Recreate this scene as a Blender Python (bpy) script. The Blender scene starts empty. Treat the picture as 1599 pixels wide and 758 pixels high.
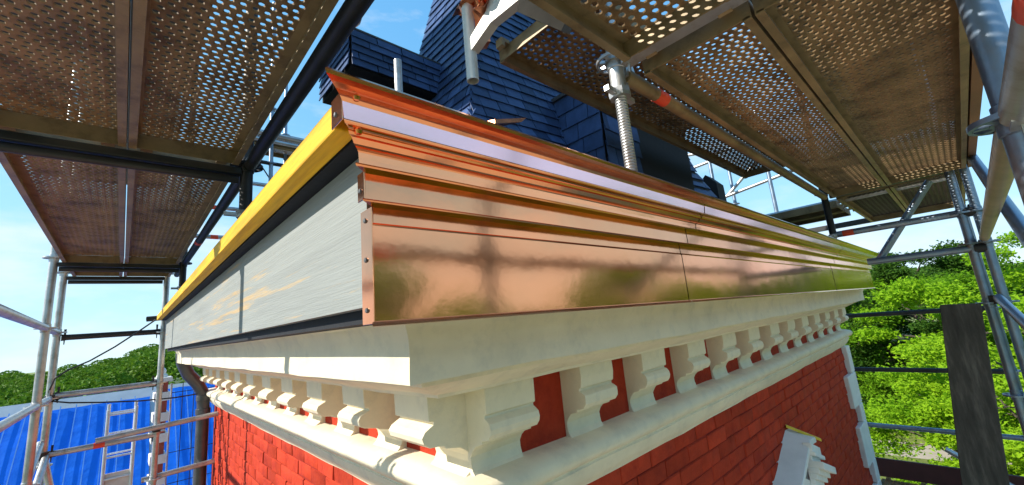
import bpy, math, random
from mathutils import Vector, Matrix
random.seed(7)
rnd = random.random
def U(a, b): return a + (b - a) * rnd()

# ------------------------------------------------------------------ camera, sky, sun
H0 = 9.0                      # eye height above the ground; the scene is modelled around the eye and lifted by H0 at the end
sc = bpy.context.scene
COL = sc.collection
AX = [[0.7350516841793978, 0.06355021081886268, 0.6750262160019483],
      [-0.6721689383606285, 0.19871838632655908, 0.7132320248270644],
      [-0.08881407483150623, -0.9779940560354375, 0.1887847622854585]]
right = Vector([AX[i][0] for i in range(3)]); up = -Vector([AX[i][1] for i in range(3)]); back = -Vector([AX[i][2] for i in range(3)])
cam_d = bpy.data.cameras.new('camera'); cam = bpy.data.objects.new('camera', cam_d); COL.objects.link(cam)
cm = Matrix((right, up, back)).transposed().to_4x4(); cm.translation = (0, 0, H0)
cam.matrix_world = cm
cam_d.sensor_width = 36; cam_d.lens = 36 * 646.74 / 1599; cam_d.clip_start = 0.02; cam_d.clip_end = 2000
sc.camera = cam

SUN = Vector((-1.0, 0.55, 0.68)).normalized()
el = math.asin(SUN.z); az = math.atan2(SUN.x, SUN.y)
w = bpy.data.worlds.new('World'); sc.world = w; w.use_nodes = True
wn = w.node_tree.nodes; wl = w.node_tree.links; wn.clear()
sky = wn.new('ShaderNodeTexSky'); sky.sky_type = 'NISHITA'; sky.sun_disc = False
sky.sun_elevation = el; sky.sun_rotation = az; sky.altitude = 0; sky.air_density = 1.0; sky.dust_density = 0.05; sky.ozone_density = 2.5
tc = wn.new('ShaderNodeTexCoord'); mp = wn.new('ShaderNodeMapping'); mp.inputs['Scale'].default_value = (1.6, 1.6, 4.5)
nz = wn.new('ShaderNodeTexNoise'); nz.inputs['Scale'].default_value = 1.7; nz.inputs['Detail'].default_value = 9; nz.inputs['Roughness'].default_value = .6
cr = wn.new('ShaderNodeValToRGB'); cr.color_ramp.elements[0].position = .52; cr.color_ramp.elements[1].position = .80
cr.color_ramp.elements[1].color = (.75, .75, .75, 1)
mx = wn.new('ShaderNodeMix'); mx.data_type = 'RGBA'; mx.inputs['B'].default_value = (2.75, 2.85, 3.0, 1)
hs = wn.new('ShaderNodeHueSaturation'); hs.inputs['Saturation'].default_value = 1.22
bg = wn.new('ShaderNodeBackground'); bg.inputs['Strength'].default_value = 0.115
wo = wn.new('ShaderNodeOutputWorld')
wl.new(tc.outputs['Generated'], mp.inputs['Vector']); wl.new(mp.outputs['Vector'], nz.inputs['Vector'])
sx = wn.new('ShaderNodeSeparateXYZ'); wl.new(tc.outputs['Generated'], sx.inputs[0])
hz = wn.new('ShaderNodeMapRange'); hz.inputs['From Min'].default_value = 0.0; hz.inputs['From Max'].default_value = .42; hz.inputs['To Min'].default_value = .17; hz.inputs['To Max'].default_value = 0.0
wl.new(sx.outputs['Z'], hz.inputs['Value'])
ca = wn.new('ShaderNodeMath'); ca.operation = 'ADD'; wl.new(nz.outputs['Fac'], ca.inputs[0]); wl.new(hz.outputs['Result'], ca.inputs[1])
wl.new(ca.outputs[0], cr.inputs['Fac']); wl.new(cr.outputs['Color'], mx.inputs['Factor'])
def vm(op, a, b):
    q = wn.new('ShaderNodeVectorMath'); q.operation = op
    for i, v in enumerate((a, b)):
        if isinstance(v, tuple): q.inputs[i].default_value = v
        else: wl.new(v, q.inputs[i])
    return q.outputs[0]
# even tone compression of the whole sky (the photograph's own highlight roll-off), then a slightly cyan white balance
c_ = sky.outputs['Color']
c_ = vm('DIVIDE', vm('MULTIPLY', c_, (2, 2, 2)), vm('ADD', vm('MULTIPLY', c_, (.60, .60, .60)), (1, 1, 1)))
c_ = vm('MULTIPLY', c_, (.78, 1.03, 1.22))
wl.new(c_, hs.inputs['Color']); wl.new(hs.outputs['Color'], mx.inputs['A'])
wl.new(mx.outputs['Result'], bg.inputs['Color']); wl.new(bg.outputs['Background'], wo.inputs['Surface'])
sd = bpy.data.lights.new('sun', 'SUN'); sd.energy = 2.25; sd.angle = math.radians(.5); sd.color = (1, .93, .82)
so = bpy.data.objects.new('sun', sd); COL.objects.link(so); so.rotation_euler = (-SUN).to_track_quat('-Z', 'Y').to_euler(); so.location = SUN * 30 + Vector((0, 0, H0))
sc.view_settings.view_transform = 'Standard'; sc.view_settings.look = 'None'; sc.view_settings.gamma = 1
sc.view_settings.use_curve_mapping = False; sc.view_settings.exposure = 1.75
sc.cycles.max_bounces = 10; sc.cycles.glossy_bounces = 5

# ------------------------------------------------------------------ materials
MATS = {}
def mat(name, base, rough=.6, metal=0., var=.2, vs=6., bump=.15, bs=60., base2=None, mask=None, stretch=None, rv=.1, objrand=0., spec=.5, bdist=.004):
    """procedural principled: large-scale tonal variation, optional second colour through a noise mask, fine bump"""
    if name in MATS: return MATS[name]
    m = bpy.data.materials.new(name); m.use_nodes = True; nt = m.node_tree; N = nt.nodes; L = nt.links
    b = N['Principled BSDF']; b.inputs['Metallic'].default_value = metal; b.inputs['Specular IOR Level'].default_value = spec
    t = N.new('ShaderNodeTexCoord'); v = t.outputs['Object']
    if objrand:
        oi = N.new('ShaderNodeObjectInfo'); ad = N.new('ShaderNodeVectorMath'); ad.operation = 'MULTIPLY_ADD'
        cx = N.new('ShaderNodeCombineXYZ')
        for i in range(3): L.new(oi.outputs['Random'], cx.inputs[i])
        ad.inputs[1].default_value = (37, 19, 53); L.new(cx.outputs[0], ad.inputs[0]); L.new(v, ad.inputs[2]); v = ad.outputs[0]
    if stretch:
        p = N.new('ShaderNodeMapping'); p.inputs['Scale'].default_value = stretch; L.new(v, p.inputs['Vector']); v = p.outputs['Vector']
    n1 = N.new('ShaderNodeTexNoise'); n1.inputs['Scale'].default_value = vs; n1.inputs['Detail'].default_value = 8; n1.inputs['Roughness'].default_value = .62; L.new(v, n1.inputs['Vector'])
    r1 = N.new('ShaderNodeMapRange'); r1.inputs['From Min'].default_value = .25; r1.inputs['From Max'].default_value = .75
    r1.inputs['To Min'].default_value = 1 - var; r1.inputs['To Max'].default_value = 1 + var; L.new(n1.outputs['Fac'], r1.inputs['Value'])
    col = None
    if base2:
        n2 = N.new('ShaderNodeTexNoise'); n2.inputs['Scale'].default_value = mask[0]; n2.inputs['Detail'].default_value = 9; n2.inputs['Roughness'].default_value = .68; L.new(v, n2.inputs['Vector'])
        c2 = N.new('ShaderNodeValToRGB'); c2.color_ramp.elements[0].position = mask[1]; c2.color_ramp.elements[1].position = mask[2]; L.new(n2.outputs['Fac'], c2.inputs['Fac'])
        x2 = N.new('ShaderNodeMix'); x2.data_type = 'RGBA'; x2.inputs['A'].default_value = (*base, 1); x2.inputs['B'].default_value = (*base2, 1)
        L.new(c2.outputs['Color'], x2.inputs['Factor']); col = x2.outputs['Result']
    mu = N.new('ShaderNodeMix'); mu.data_type = 'RGBA'; mu.blend_type = 'MULTIPLY'; mu.inputs['Factor'].default_value = 1
    if col: L.new(col, mu.inputs['A'])
    else: mu.inputs['A'].default_value = (*base, 1)
    val = r1.outputs['Result']
    if objrand:
        r3 = N.new('ShaderNodeMapRange'); r3.inputs['To Min'].default_value = 1 - objrand; r3.inputs['To Max'].default_value = 1 + objrand
        L.new(oi.outputs['Random'], r3.inputs['Value']); m3 = N.new('ShaderNodeMath'); m3.operation = 'MULTIPLY'
        L.new(val, m3.inputs[0]); L.new(r3.outputs['Result'], m3.inputs[1]); val = m3.outputs[0]
    L.new(val, mu.inputs['B']); L.new(mu.outputs['Result'], b.inputs['Base Color'])
    rr = N.new('ShaderNodeMapRange'); rr.inputs['To Min'].default_value = max(.02, rough - rv); rr.inputs['To Max'].default_value = min(1, rough + rv)
    L.new(n1.outputs['Fac'], rr.inputs['Value']); L.new(rr.outputs['Result'], b.inputs['Roughness'])
    if bump:
        n4 = N.new('ShaderNodeTexNoise'); n4.inputs['Scale'].default_value = bs; n4.inputs['Detail'].default_value = 6; L.new(v, n4.inputs['Vector'])
        bp = N.new('ShaderNodeBump'); bp.inputs['Strength'].default_value = bump; bp.inputs['Distance'].default_value = bdist
        L.new(n4.outputs['Fac'], bp.inputs['Height']); L.new(bp.outputs['Normal'], b.inputs['Normal'])
    MATS[name] = m; return m
def leafmat(name, c1, c2, tr=.45):
    m = bpy.data.materials.new(name); m.use_nodes = True; nt = m.node_tree; N = nt.nodes; L = nt.links; N.clear()
    g = N.new('ShaderNodeNewGeometry'); oi = N.new('ShaderNodeObjectInfo')
    ri = N.new('ShaderNodeMath'); ri.operation = 'MULTIPLY_ADD'; ri.inputs[1].default_value = .65
    r2 = N.new('ShaderNodeMath'); r2.operation = 'MULTIPLY'; r2.inputs[1].default_value = .35
    L.new(oi.outputs['Random'], r2.inputs[0]); L.new(g.outputs['Random Per Island'], ri.inputs[0]); L.new(r2.outputs[0], ri.inputs[2])
    x = N.new('ShaderNodeMix'); x.data_type = 'RGBA'; x.inputs['A'].default_value = (*c1, 1); x.inputs['B'].default_value = (*c2, 1); L.new(ri.outputs[0], x.inputs['Factor'])
    d = N.new('ShaderNodeBsdfPrincipled'); d.inputs['Roughness'].default_value = .6; d.inputs['Specular IOR Level'].default_value = .12
    t = N.new('ShaderNodeBsdfTranslucent'); s = N.new('ShaderNodeMixShader'); s.inputs['Fac'].default_value = tr; o = N.new('ShaderNodeOutputMaterial')
    L.new(x.outputs['Result'], d.inputs['Base Color']); L.new(x.outputs['Result'], t.inputs['Color'])
    L.new(d.outputs[0], s.inputs[1]); L.new(t.outputs[0], s.inputs[2]); L.new(s.outputs[0], o.inputs['Surface']); return m

COPPER = mat('copper_sheet', (.99, .385, .18), .135, 1., .10, 7., .20, 3.0, rv=.07, bdist=.012)
LILAC = mat('lilac_copper', (.99, .62, .68), .20, .9, .08, 6., .15, 4., rv=.06, bdist=.01)
COPPER_OLD = mat('copper_dull', (.55, .22, .12), .38, 1., .35, 12., .3, 40., rv=.15)
CREAM = mat('cream_paint', (.76, .67, .49), .62, 0, .10, 7., .35, 45., base2=(.54, .49, .39), mask=(11., .50, .85), bdist=.003)
REDP = mat('red_masonry_paint', (.43, .044, .018), .75, 0, .2, 14., .6, 60., base2=(.31, .026, .014), mask=(9., .5, .7), objrand=.20, spec=.1, bdist=.006)
MORTAR = mat('red_painted_joint', (.30, .026, .014), .85, 0, .25, 20., .6, 60., spec=.2)
YELLOW = mat('yellow_formwork_timber', (.74, .43, .012), .6, 0, .25, 5., .25, 14., base2=(.50, .23, .01), mask=(4., .45, .72), stretch=(14, .7, 14), spec=.25)
YLATH = mat('yellow_lath', (.75, .52, .05), .5, 0, .2, 8., .2, 30.)
GREYB = mat('weathered_grey_board', (.25, .27, .265), .75, 0, .15, 3., .35, 20., base2=(.42, .31, .18), mask=(2.2, .565, .64), stretch=(14, .55, 16), spec=.3)
BLACKM = mat('bitumen_and_shade_black', (.016, .018, .022), .7, 0, .3, 8., .3, 40., spec=.2)  # bitumen black; on the dormer walls it puts deep shade into the colour
DARKW = mat('dark_stained_wood', (.055, .045, .04), .8, 0, .3, 4., .4, 20., stretch=(10, 10, 1))
PLANK = mat('dark_scaffold_plank', (.075, .07, .062), .85, 0, .5, 5., .6, 22., base2=(.12, .108, .092), mask=(5., .5, .75), stretch=(6, 6, .9), spec=.2)  # dark grey-brown wood with paler streaks
TOE = mat('oxide_red_toe_board', (.075, .022, .02), .7, 0, .3, 5., .3, 30.)
SLATE = mat('slate', (.045, .085, .20), .5, 0, .25, 18., .25, 80., objrand=.35, rv=.1, spec=.15)
SLATE2 = mat('slate_far', (.045, .085, .20), .5, 0, .5, 9., .25, 80., rv=.1, spec=.15)
GALV = mat('galvanised_steel', (.50, .51, .52), .40, .75, .25, 9., .12, 60., base2=(.36, .34, .31), mask=(16., .5, .7), rv=.15)
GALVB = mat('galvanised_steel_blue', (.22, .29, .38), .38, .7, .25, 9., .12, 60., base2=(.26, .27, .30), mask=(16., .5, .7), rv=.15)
WHITEST = mat('white_galvanised_bracket', (.66, .66, .62), .5, .2, .15, 9., .15, 60.)
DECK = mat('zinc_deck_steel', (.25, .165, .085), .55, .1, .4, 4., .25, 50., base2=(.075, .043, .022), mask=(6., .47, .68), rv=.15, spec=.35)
DECKDK = mat('shaded_deck_steel', (.045, .034, .024), .6, .1, .4, 4., .25, 50., spec=.2)  # shaded copy of the deck steel, far bay's darkness put into its colour
DECKR = mat('deck_side_rail', (.26, .19, .10), .5, .15, .35, 6., .2, 40., base2=(.09, .058, .03), mask=(9., .5, .75))
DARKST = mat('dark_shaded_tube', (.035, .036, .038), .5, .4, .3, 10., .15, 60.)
REDBAND = mat('red_marking_paint', (.75, .075, .03), .5, 0, .15, 12., .1, 60.)
TARP = mat('blue_tarpaulin', (.003, .17, .78), .55, 0, .18, 2.5, .45, 5., rv=.08, bdist=.03, spec=.25)
SHEET = mat('grey_roof_sheet', (.50, .53, .56), .5, .1, .15, 2., .2, 20.)
ALU = mat('aluminium', (.72, .73, .74), .38, .5, .1, 9., .1, 60.)
WHITEQ = mat('white_quoin_paint', (.78, .77, .73), .6, 0, .1, 8., .25, 45.)
BRICK2 = mat('red_brick_far', (.33, .075, .05), .75, 0, .25, 20., .4, 40.)
PIPE = mat('dark_zinc_pipe', (.10, .105, .11), .42, .5, .25, 8., .1, 50.)
CABLE = mat('black_cable', (.012, .012, .014), .5, 0, .1, 9., 0)
GRASS = mat('meadow_grass', (.17, .21, .04), .9, 0, .35, .35, .6, 6., base2=(.23, .27, .06), mask=(.6, .45, .65))
GRAVEL = mat('path_gravel', (.44, .38, .31), .9, 0, .15, 1.5, .4, 30.)
BARK = mat('bark', (.085, .065, .048), .9, 0, .3, 8., .6, 20.)
LEAF_A = leafmat('leaf_light', (.17, .36, .010), (.33, .52, .018))
LEAF_B = leafmat('leaf_mid', (.07, .20, .008), (.18, .35, .012))
LEAF_C = leafmat('leaf_dark', (.02, .07, .008), (.07, .15, .012), .3)

# ------------------------------------------------------------------ mesh helpers
class MB:
    def __init__(s): s.v = []; s.f = []
    def add(s, vs, fs):
        o = len(s.v); s.v += [tuple(p) for p in vs]; s.f += [tuple(i + o for i in f) for f in fs]; return s
    def box(s, x0, x1, y0, y1, z0, z1):
        vs = [(x, y, z) for z in (z0, z1) for y in (y0, y1) for x in (x0, x1)]
        return s.add(vs, [(0, 2, 3, 1), (4, 5, 7, 6), (0, 1, 5, 4), (2, 6, 7, 3), (0, 4, 6, 2), (1, 3, 7, 5)])
    def tube(s, a, b, r, n=14, r2=None, hollow=False):
        a = Vector(a); b = Vector(b); d = (b - a).normalized(); u = d.orthogonal().normalized(); v = d.cross(u); r2 = r if r2 is None else r2
        vs = []
        for c, q in ((a, r), (b, r2)):
            for i in range(n):
                t = 2 * math.pi * i / n; vs.append(c + (u * math.cos(t) + v * math.sin(t)) * q)
        fs = [(i, (i + 1) % n, n + (i + 1) % n, n + i) for i in range(n)]
        if hollow:
            k = len(vs); dp = min(.05, (b - a).length * .3)
            for c, q, off in ((a, r, d * dp), (b, r2, -d * dp)):
                for rr, oo in ((q * .86, Vector((0, 0, 0))), (q * .86, off)):
                    for i in range(n):
                        t = 2 * math.pi * i / n; vs.append(c + oo + (u * math.cos(t) + v * math.sin(t)) * rr)
            for e, base in ((0, 0), (1, n)):
                k0 = k + e * 2 * n
                for i in range(n):
                    j = (i + 1) % n
                    q1 = (base + i, k0 + i, k0 + j, base + j); q2 = (k0 + i, k0 + n + i, k0 + n + j, k0 + j)
                    fs += [q1, q2] if e == 0 else [q1[::-1], q2[::-1]]
                fs.append(tuple(range(k0 + n, k0 + 2 * n)))
        else:
            fs += [tuple(range(n))[::-1], tuple(range(n, 2 * n))]
        return s.add(vs, fs)
    def path(s, pts, r, n=8):
        pts = [Vector(p) for p in pts]; vs = []; u = None
        for i, p in enumerate(pts):
            d = (pts[min(i + 1, len(pts) - 1)] - pts[max(i - 1, 0)]).normalized()
            u = d.orthogonal().normalized() if u is None else (u - d * u.dot(d)).normalized(); v = d.cross(u)
            rr = r[i] if isinstance(r, (list, tuple)) else r
            for k in range(n):
                t = 2 * math.pi * k / n; vs.append(p + (u * math.cos(t) + v * math.sin(t)) * rr)
        fs = []
        for i in range(len(pts) - 1):
            for k in range(n):
                fs.append((i * n + k, i * n + (k + 1) % n, (i + 1) * n + (k + 1) % n, (i + 1) * n + k))
        fs += [tuple(range(n))[::-1], tuple(range((len(pts) - 1) * n, len(pts) * n))]
        return s.add(vs, fs)
    def lathe(s, c, prof, n=20):
        vs = [(c[0] + r * math.cos(2 * math.pi * i / n), c[1] + r * math.sin(2 * math.pi * i / n), c[2] + z) for r, z in prof for i in range(n)]
        fs = [(k * n + i, k * n + (i + 1) % n, (k + 1) * n + (i + 1) % n, (k + 1) * n + i) for k in range(len(prof) - 1) for i in range(n)]
        return s.add(vs, fs)
    def prism(s, pts, fa, fb):
        """closed polygon pts -> two end loops by functions fa, fb"""
        n = len(pts); vs = [fa(p) for p in pts] + [fb(p) for p in pts]
        fs = [(i, (i + 1) % n, n + (i + 1) % n, n + i) for i in range(n)] + [tuple(range(n))[::-1], tuple(range(n, 2 * n))]
        return s.add(vs, fs)
    def mesh(s, name, m, smooth=False):
        me = bpy.data.meshes.new(name); me.from_pydata(s.v, [], s.f); me.materials.append(m)
        if smooth:
            me.polygons.foreach_set('use_smooth', [True] * len(me.polygons))
            me.set_sharp_from_angle(angle=math.radians(40))
        me.update(); return me
    def build(s, name, m, parent=None, smooth=False, **kw):
        return link(name, s.mesh(name, m, smooth), parent, **kw)
def link(name, me, parent=None, loc=None, rot=None, label=None, cat=None, group=None, kind=None):
    o = bpy.data.objects.new(name, me); COL.objects.link(o); o.parent = parent
    if loc is not None: o.location = loc
    if rot is not None: o.rotation_euler = rot
    if label: o['label'] = label
    if cat: o['category'] = cat
    if group: o['group'] = group
    if kind: o['kind'] = kind
    return o
def empty(name, label, cat, loc=(0, 0, 0), group=None): return link(name, None, None, loc, None, label, cat, group)
def recalc(o):
    import bmesh
    b = bmesh.new(); b.from_mesh(o.data); bmesh.ops.recalc_face_normals(b, faces=b.faces); b.to_mesh(o.data); b.free(); return o
def bevel(o, wdt, seg=2):
    md = o.modifiers.new('bevel', 'BEVEL'); md.width = wdt; md.segments = seg; md.limit_method = 'ANGLE'; md.angle_limit = math.radians(35); return o
def solid(o, t):
    md = o.modifiers.new('thickness', 'SOLIDIFY'); md.thickness = t; md.offset = -1; return o

# ------------------------------------------------------------------ setting: ground, path
G = -9.0
mb = MB(); NG = 60
for j in range(NG + 1):
    for i in range(NG + 1):
        x = (i / NG * 2 - 1); y = (j / NG * 2 - 1)
        X = 900 * x * abs(x); Y = 900 * y * abs(y); r = math.hypot(X, Y)
        mb.v.append((X, Y, G + (0 if r < 45 else .35 * math.sin(X * .03) * math.sin(Y * .04))))
for j in range(NG):
    for i in range(NG): mb.f.append((j * (NG + 1) + i, j * (NG + 1) + i + 1, (j + 1) * (NG + 1) + i + 1, (j + 1) * (NG + 1) + i))
mb.build('ground', GRASS, smooth=True, kind='structure')
mb = MB(); n = 30
for i in range(n + 1):
    t = i / n; y = -14 + 34 * t; x = 31.6 + 1.6 * math.sin(t * 4.0)
    mb.v += [(x - 1.5, y, G + .006), (x + 1.5, y, G + .006)]
for i in range(n): mb.f.append((2 * i, 2 * i + 1, 2 * i + 3, 2 * i + 2))
mb.build('footpath', GRAVEL, kind='structure')

mb = MB(); n = 40
mb.v.append((2.5, 2.5, G + .005))
for i in range(n):
    t = 2 * math.pi * i / n; r = 20 + 1.2 * math.sin(3 * t) + .8 * math.sin(7 * t + 1); mb.v.append((2.5 + r * math.cos(t), 2.5 + r * math.sin(t), G + .005))
for i in range(n): mb.f.append((0, 1 + i, 1 + (i + 1) % n))
mb.build('bounce_yard', mat('bounce_gravel', (.48, .41, .31), .9, 0, .2, 1., .4, 30.), kind='structure')  # pale yard added round the house to bounce warm light upward

# ------------------------------------------------------------------ the building
B = empty('brick_building', 'red painted brick house with white bracketed cornice, copper eaves and slate roof', 'building', (3.2, 3.2, G))
def part(mb, name, m, parent=B, smooth=False, **kw):
    o = mb.build(name, m, parent, smooth, **kw)
    q = parent
    off = Vector((0, 0, 0))
    while q: off += q.location; q = q.parent
    o.location = -off       # vertices are in scene coordinates
    return o
XW, YW, XR, YL = .745, 1.005, 5.70, 5.50
wl_ = MB().box(XW, XR, YW, YL, G, -.10)
wall = part(wl_, 'wall', MORTAR)
# bricks: painted, uneven, proud of the joints
def brickmesh(k):
    mb = MB(); L, Hh, D = .212, .070, .006; e = .005
    def q(): return U(-.0022, .0022)
    vs = [(-L / 2 + q(), 0, -Hh / 2 + q()), (L / 2 + q(), 0, -Hh / 2 + q()), (L / 2 + q(), 0, Hh / 2 + q()), (-L / 2 + q(), 0, Hh / 2 + q())]
    mid = [(x * (1 - .02), -D * U(.45, .75), z * (1 - .05)) for x, y, z in vs]
    fr = [(x * (1 - 2 * e / L) + q(), -D + U(-.0025, .0025), z * (1 - 2 * e / Hh) + q()) for x, y, z in vs]
    cx = (U(-.05, .05), -D + U(-.003, .0005), U(-.01, .01))
    mb.add(vs + mid + fr + [cx], [(i, (i + 1) % 4, 4 + (i + 1) % 4, 4 + i) for i in range(4)] + [(4 + i, 4 + (i + 1) % 4, 8 + (i + 1) % 4, 8 + i) for i in range(4)] + [(8 + i, 8 + (i + 1) % 4, 12) for i in range(4)])
    return mb.mesh('brick', REDP, True)
BR = [brickmesh(k) for k in range(7)]
cand = []
for r in range(24):
    z = -.590 - r * .0735
    for i in range(24):
        x = XW + .11 + i * .2155 + (r % 2) * .107
        if x < XR - .14: cand.append((math.hypot(math.hypot(x, 1.06), z) + (3 if x < 1.5 else 0), (x, YW, z), 0))
    for i in range(22):
        y = YW + .11 + i * .2155 + (r % 2) * .107
        if y < YL - .1 and r < 15: cand.append((math.hypot(math.hypot(y, .8), z) + (3 if y < 1.3 else 0), (XW, y, z), -math.pi / 2))
cand.sort(key=lambda c: c[0])
wo_ = -(wall.location + B.location)
rest = MB()
for k, (d, p, rz) in enumerate(cand):
    me = random.choice(BR); tilt = (U(-.012, .012), U(-.012, .012), rz + U(-.012, .012))
    P = (p[0] + U(-.003, .003), p[1] + U(-.003, .003), p[2] + U(-.002, .002))
    if k < 300:
        link('brick', me, wall, Vector(P), tilt)
    else:
        M = Matrix.Translation(P) @ Matrix.Rotation(rz, 4, 'Z')
        rest.add([M @ v.co for v in me.vertices], [tuple(f.vertices) for f in me.polygons])
part(rest, 'brick_courses', REDP, wall, True, kind='stuff')

# plain red frieze behind the brackets
part(MB().box(XW - .004, XR + .004, YW - .004, YL, -.41, -.11), 'frieze', REDP)

def sweep(prof, rx, ry, xr, yl, jit=.0015, step=.16):
    """profile (outward offset, z) swept round left end, left face, front corner, right face, right end, with mitres"""
    mb = MB(); cols = None
    for o, z in prof:
        pts = [(rx + 2, yl + o), (rx - o, yl + o), (rx - o, ry - o), (xr + o, ry - o), (xr + o, ry + 2)]
        row = []
        for a, b in zip(pts, pts[1:]):
            Ln = {0: 4, 1: int((yl - ry) / step), 2: int((xr - rx) / step), 3: 4}[len(row) and pts.index(a)] if False else None
            k = pts.index(a); nn = (3, int((yl - ry) / step), int((xr - rx) / step), 3)[k]
            for i in range(nn): t = i / nn; row.append((a[0] + (b[0] - a[0]) * t, a[1] + (b[1] - a[1]) * t))
        row.append(pts[-1])
        cols = len(row)
        for i, (x, y) in enumerate(row):
            s = jit * (math.sin(i * 1.7 + z * 40) + math.sin(i * .63 + z * 13 + 1) + U(-.8, .8))
            mb.v.append((x + s * .5, y + s * .5, z + s * .8))
    for r in range(len(prof) - 1):
        for i in range(cols - 1):
            mb.f.append((r * cols + i, r * cols + i + 1, (r + 1) * cols + i + 1, (r + 1) * cols + i))
    return mb
CR = [(-.25, .034), (.026, .034), (.028, .022), (.016, .014), (.012, .002), (.004, -.012), (.002, -.045), (.004, -.084), (.004, -.098), (-.045, -.100), (-.052, -.104), (-.055, -.114), (-.075, -.117), (-.082, -.124), (-.10, -.131), (-.135, -.148), (-.150, -.152), (-.155, -.161), (-.45, -.163)]
recalc(part(sweep(CR, .400, .731, 5.66, 5.30), 'corona_moulding', CREAM, smooth=True))
ST = [(-.03, -.386), (.02, -.391), (.05, -.395), (.075, -.403), (.090, -.418), (.094, -.433), (.088, -.450), (.074, -.463), (.060, -.469), (.057, -.472), (.057, -.479), (.061, -.482), (.054, -.500), (.044, -.522), (.030, -.542), (.018, -.552), (.016, -.558), (-.03, -.559)]
recalc(part(sweep(ST, XW, YW, XR, YL), 'string_course', CREAM, smooth=True))

BP = [(0, -.150), (.97, -.150), (.97, -.158), (.95, -.160), (.95, -.200), (.93, -.232), (.84, -.236), (.84, -.243), (.92, -.247), (1.02, -.256), (1.06, -.269), (1.03, -.284), (.92, -.296), (.76, -.300), (.66, -.302), (.64, -.309), (.36, -.318), (.22, -.331), (.15, -.349), (.14, -.366), (.18, -.382), (.29, -.396), (.36, -.400), (.37, -.412), (0, -.412)]
def bracket(scale, k):
    random.seed(k)
    P = [(o * scale + (U(-.002, .002) if 0 < i < 24 else 0), z + U(-.0015, .0015)) for i, (o, z) in enumerate(BP)]
    mb = MB().prism(P, lambda p: (0 + .0, -p[0], p[1]), lambda p: (.185, -p[0], p[1]))
    me = mb.mesh('bracket', CREAM, False); return me
bm = [bracket(.100, k) for k in range(3)]; bml = [bracket(.162, k + 9) for k in range(3)]
off = -B.location
for i in range(13):
    x = .713 + .4 * i + U(-.006, .006) * (i > 0)
    if x + .18 > XR + .05: break
    o = link('bracket', bm[i % 3], B, Vector((x, YW, 0)) + off); recalc(o); bevel(o, .0025)
for i in range(11):
    y = 1.0 + .4 * i + .185
    o = link('bracket', bml[i % 3], B, Vector((XW, y, 0)) + off, (0, 0, -math.pi / 2)); recalc(o); bevel(o, .003)
random.seed(21)
# quoins at the far right edge and the far left edge
z = -.562; k = 0
for hh, wd in ((.27, .12), (.31, .36), (.17, .12), (.37, .36), (.20, .12), (.33, .36)):
    o = part(MB().box(XR - wd, XR + .045, YW - .045, YW + .2, z - hh + .006, z), 'quoin', WHITEQ); bevel(o, .008); z -= hh
# left facade: window head at the bottom of the picture
hd = part(MB().prism([(4.35, -1.42), (4.62, -1.20), (4.90, -1.42), (4.90, -1.9), (4.35, -1.9)], lambda p: (XW + .02, p[0], p[1]), lambda p: (XW - .10, p[0], p[1])), 'window_head', mat('ochre_render', (.52, .42, .27), .8, 0, .15, 8., .3, 40.)); recalc(hd); bevel(hd, .006)

# gabled window hood low on the right wall
PD = B
def gable(xa, za, half, slope, th):
    return [(xa - half, za - half * slope), (xa, za), (xa + .13, za - .012), (xa + .13, za - .012 - th), (xa, za - th), (xa - half, za - half * slope - th)]
ho = part(MB().prism(gable(3.30, -.862, .9, .50, .035), lambda p: (p[0], YW + .02, p[1]), lambda p: (p[0], .865, p[1] - .050)), 'window_hood', WHITEQ); recalc(ho); bevel(ho, .005)
for k, (yy, zz, th, dx) in enumerate(((.850, -.858, .050, .0), (.838, -.906, .026, .02), (.862, -.930, .034, .0), (.805, -.962, .044, .07), (.835, -1.004, .036, .04), (.850, -1.038, .034, .02), (.868, -1.070, .06, .0))):
    h2 = part(MB().prism([(3.24, zz - .056), (3.42 + dx, zz - .4 * (.32 + dx)), (3.42 + dx, zz - .4 * (.32 + dx) - th), (3.24, zz - .056 - th)], lambda p: (p[0], .90, p[1] - .0), lambda p, yy=yy: (p[0], yy, p[1])), 'hood_moulding', WHITEQ, ho); recalc(h2); bevel(h2, .005)
hb = part(MB().prism([(3.27, -.955), (3.40, -1.0), (3.40, -1.26), (3.27, -1.26)], lambda p: (p[0], YW + .005, p[1]), lambda p: (p[0], .872, p[1])), 'hood_body', WHITEQ, ho); recalc(hb)
part(MB().prism([(2.6, -1.35), (3.10, -1.08), (3.38, -1.20), (3.38, -2.6), (2.6, -2.6)], lambda p: (p[0], YW + .01, p[1]), lambda p: (p[0], .90, p[1])), 'window_surround', WHITEQ)

# fascia board, membrane and batten on the left side
part(MB().box(.276, .302, .625, 4.95, .044, .298), 'fascia_board', GREYB)
part(MB().box(.300, .45, .66, 4.98, .020, .052), 'membrane_strip', BLACKM)
part(MB().box(.245, .50, .60, 4.97, .299, .312), 'eaves_membrane', BLACKM)
tb = part(MB().box(.209, .243, .575, 4.97, .301, .346), 'timber_batten', YELLOW); bevel(tb, .003)
part(MB().box(.27, 5.55, .63, 5.0, .313, .345), 'roof_boarding', DARKW)

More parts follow.
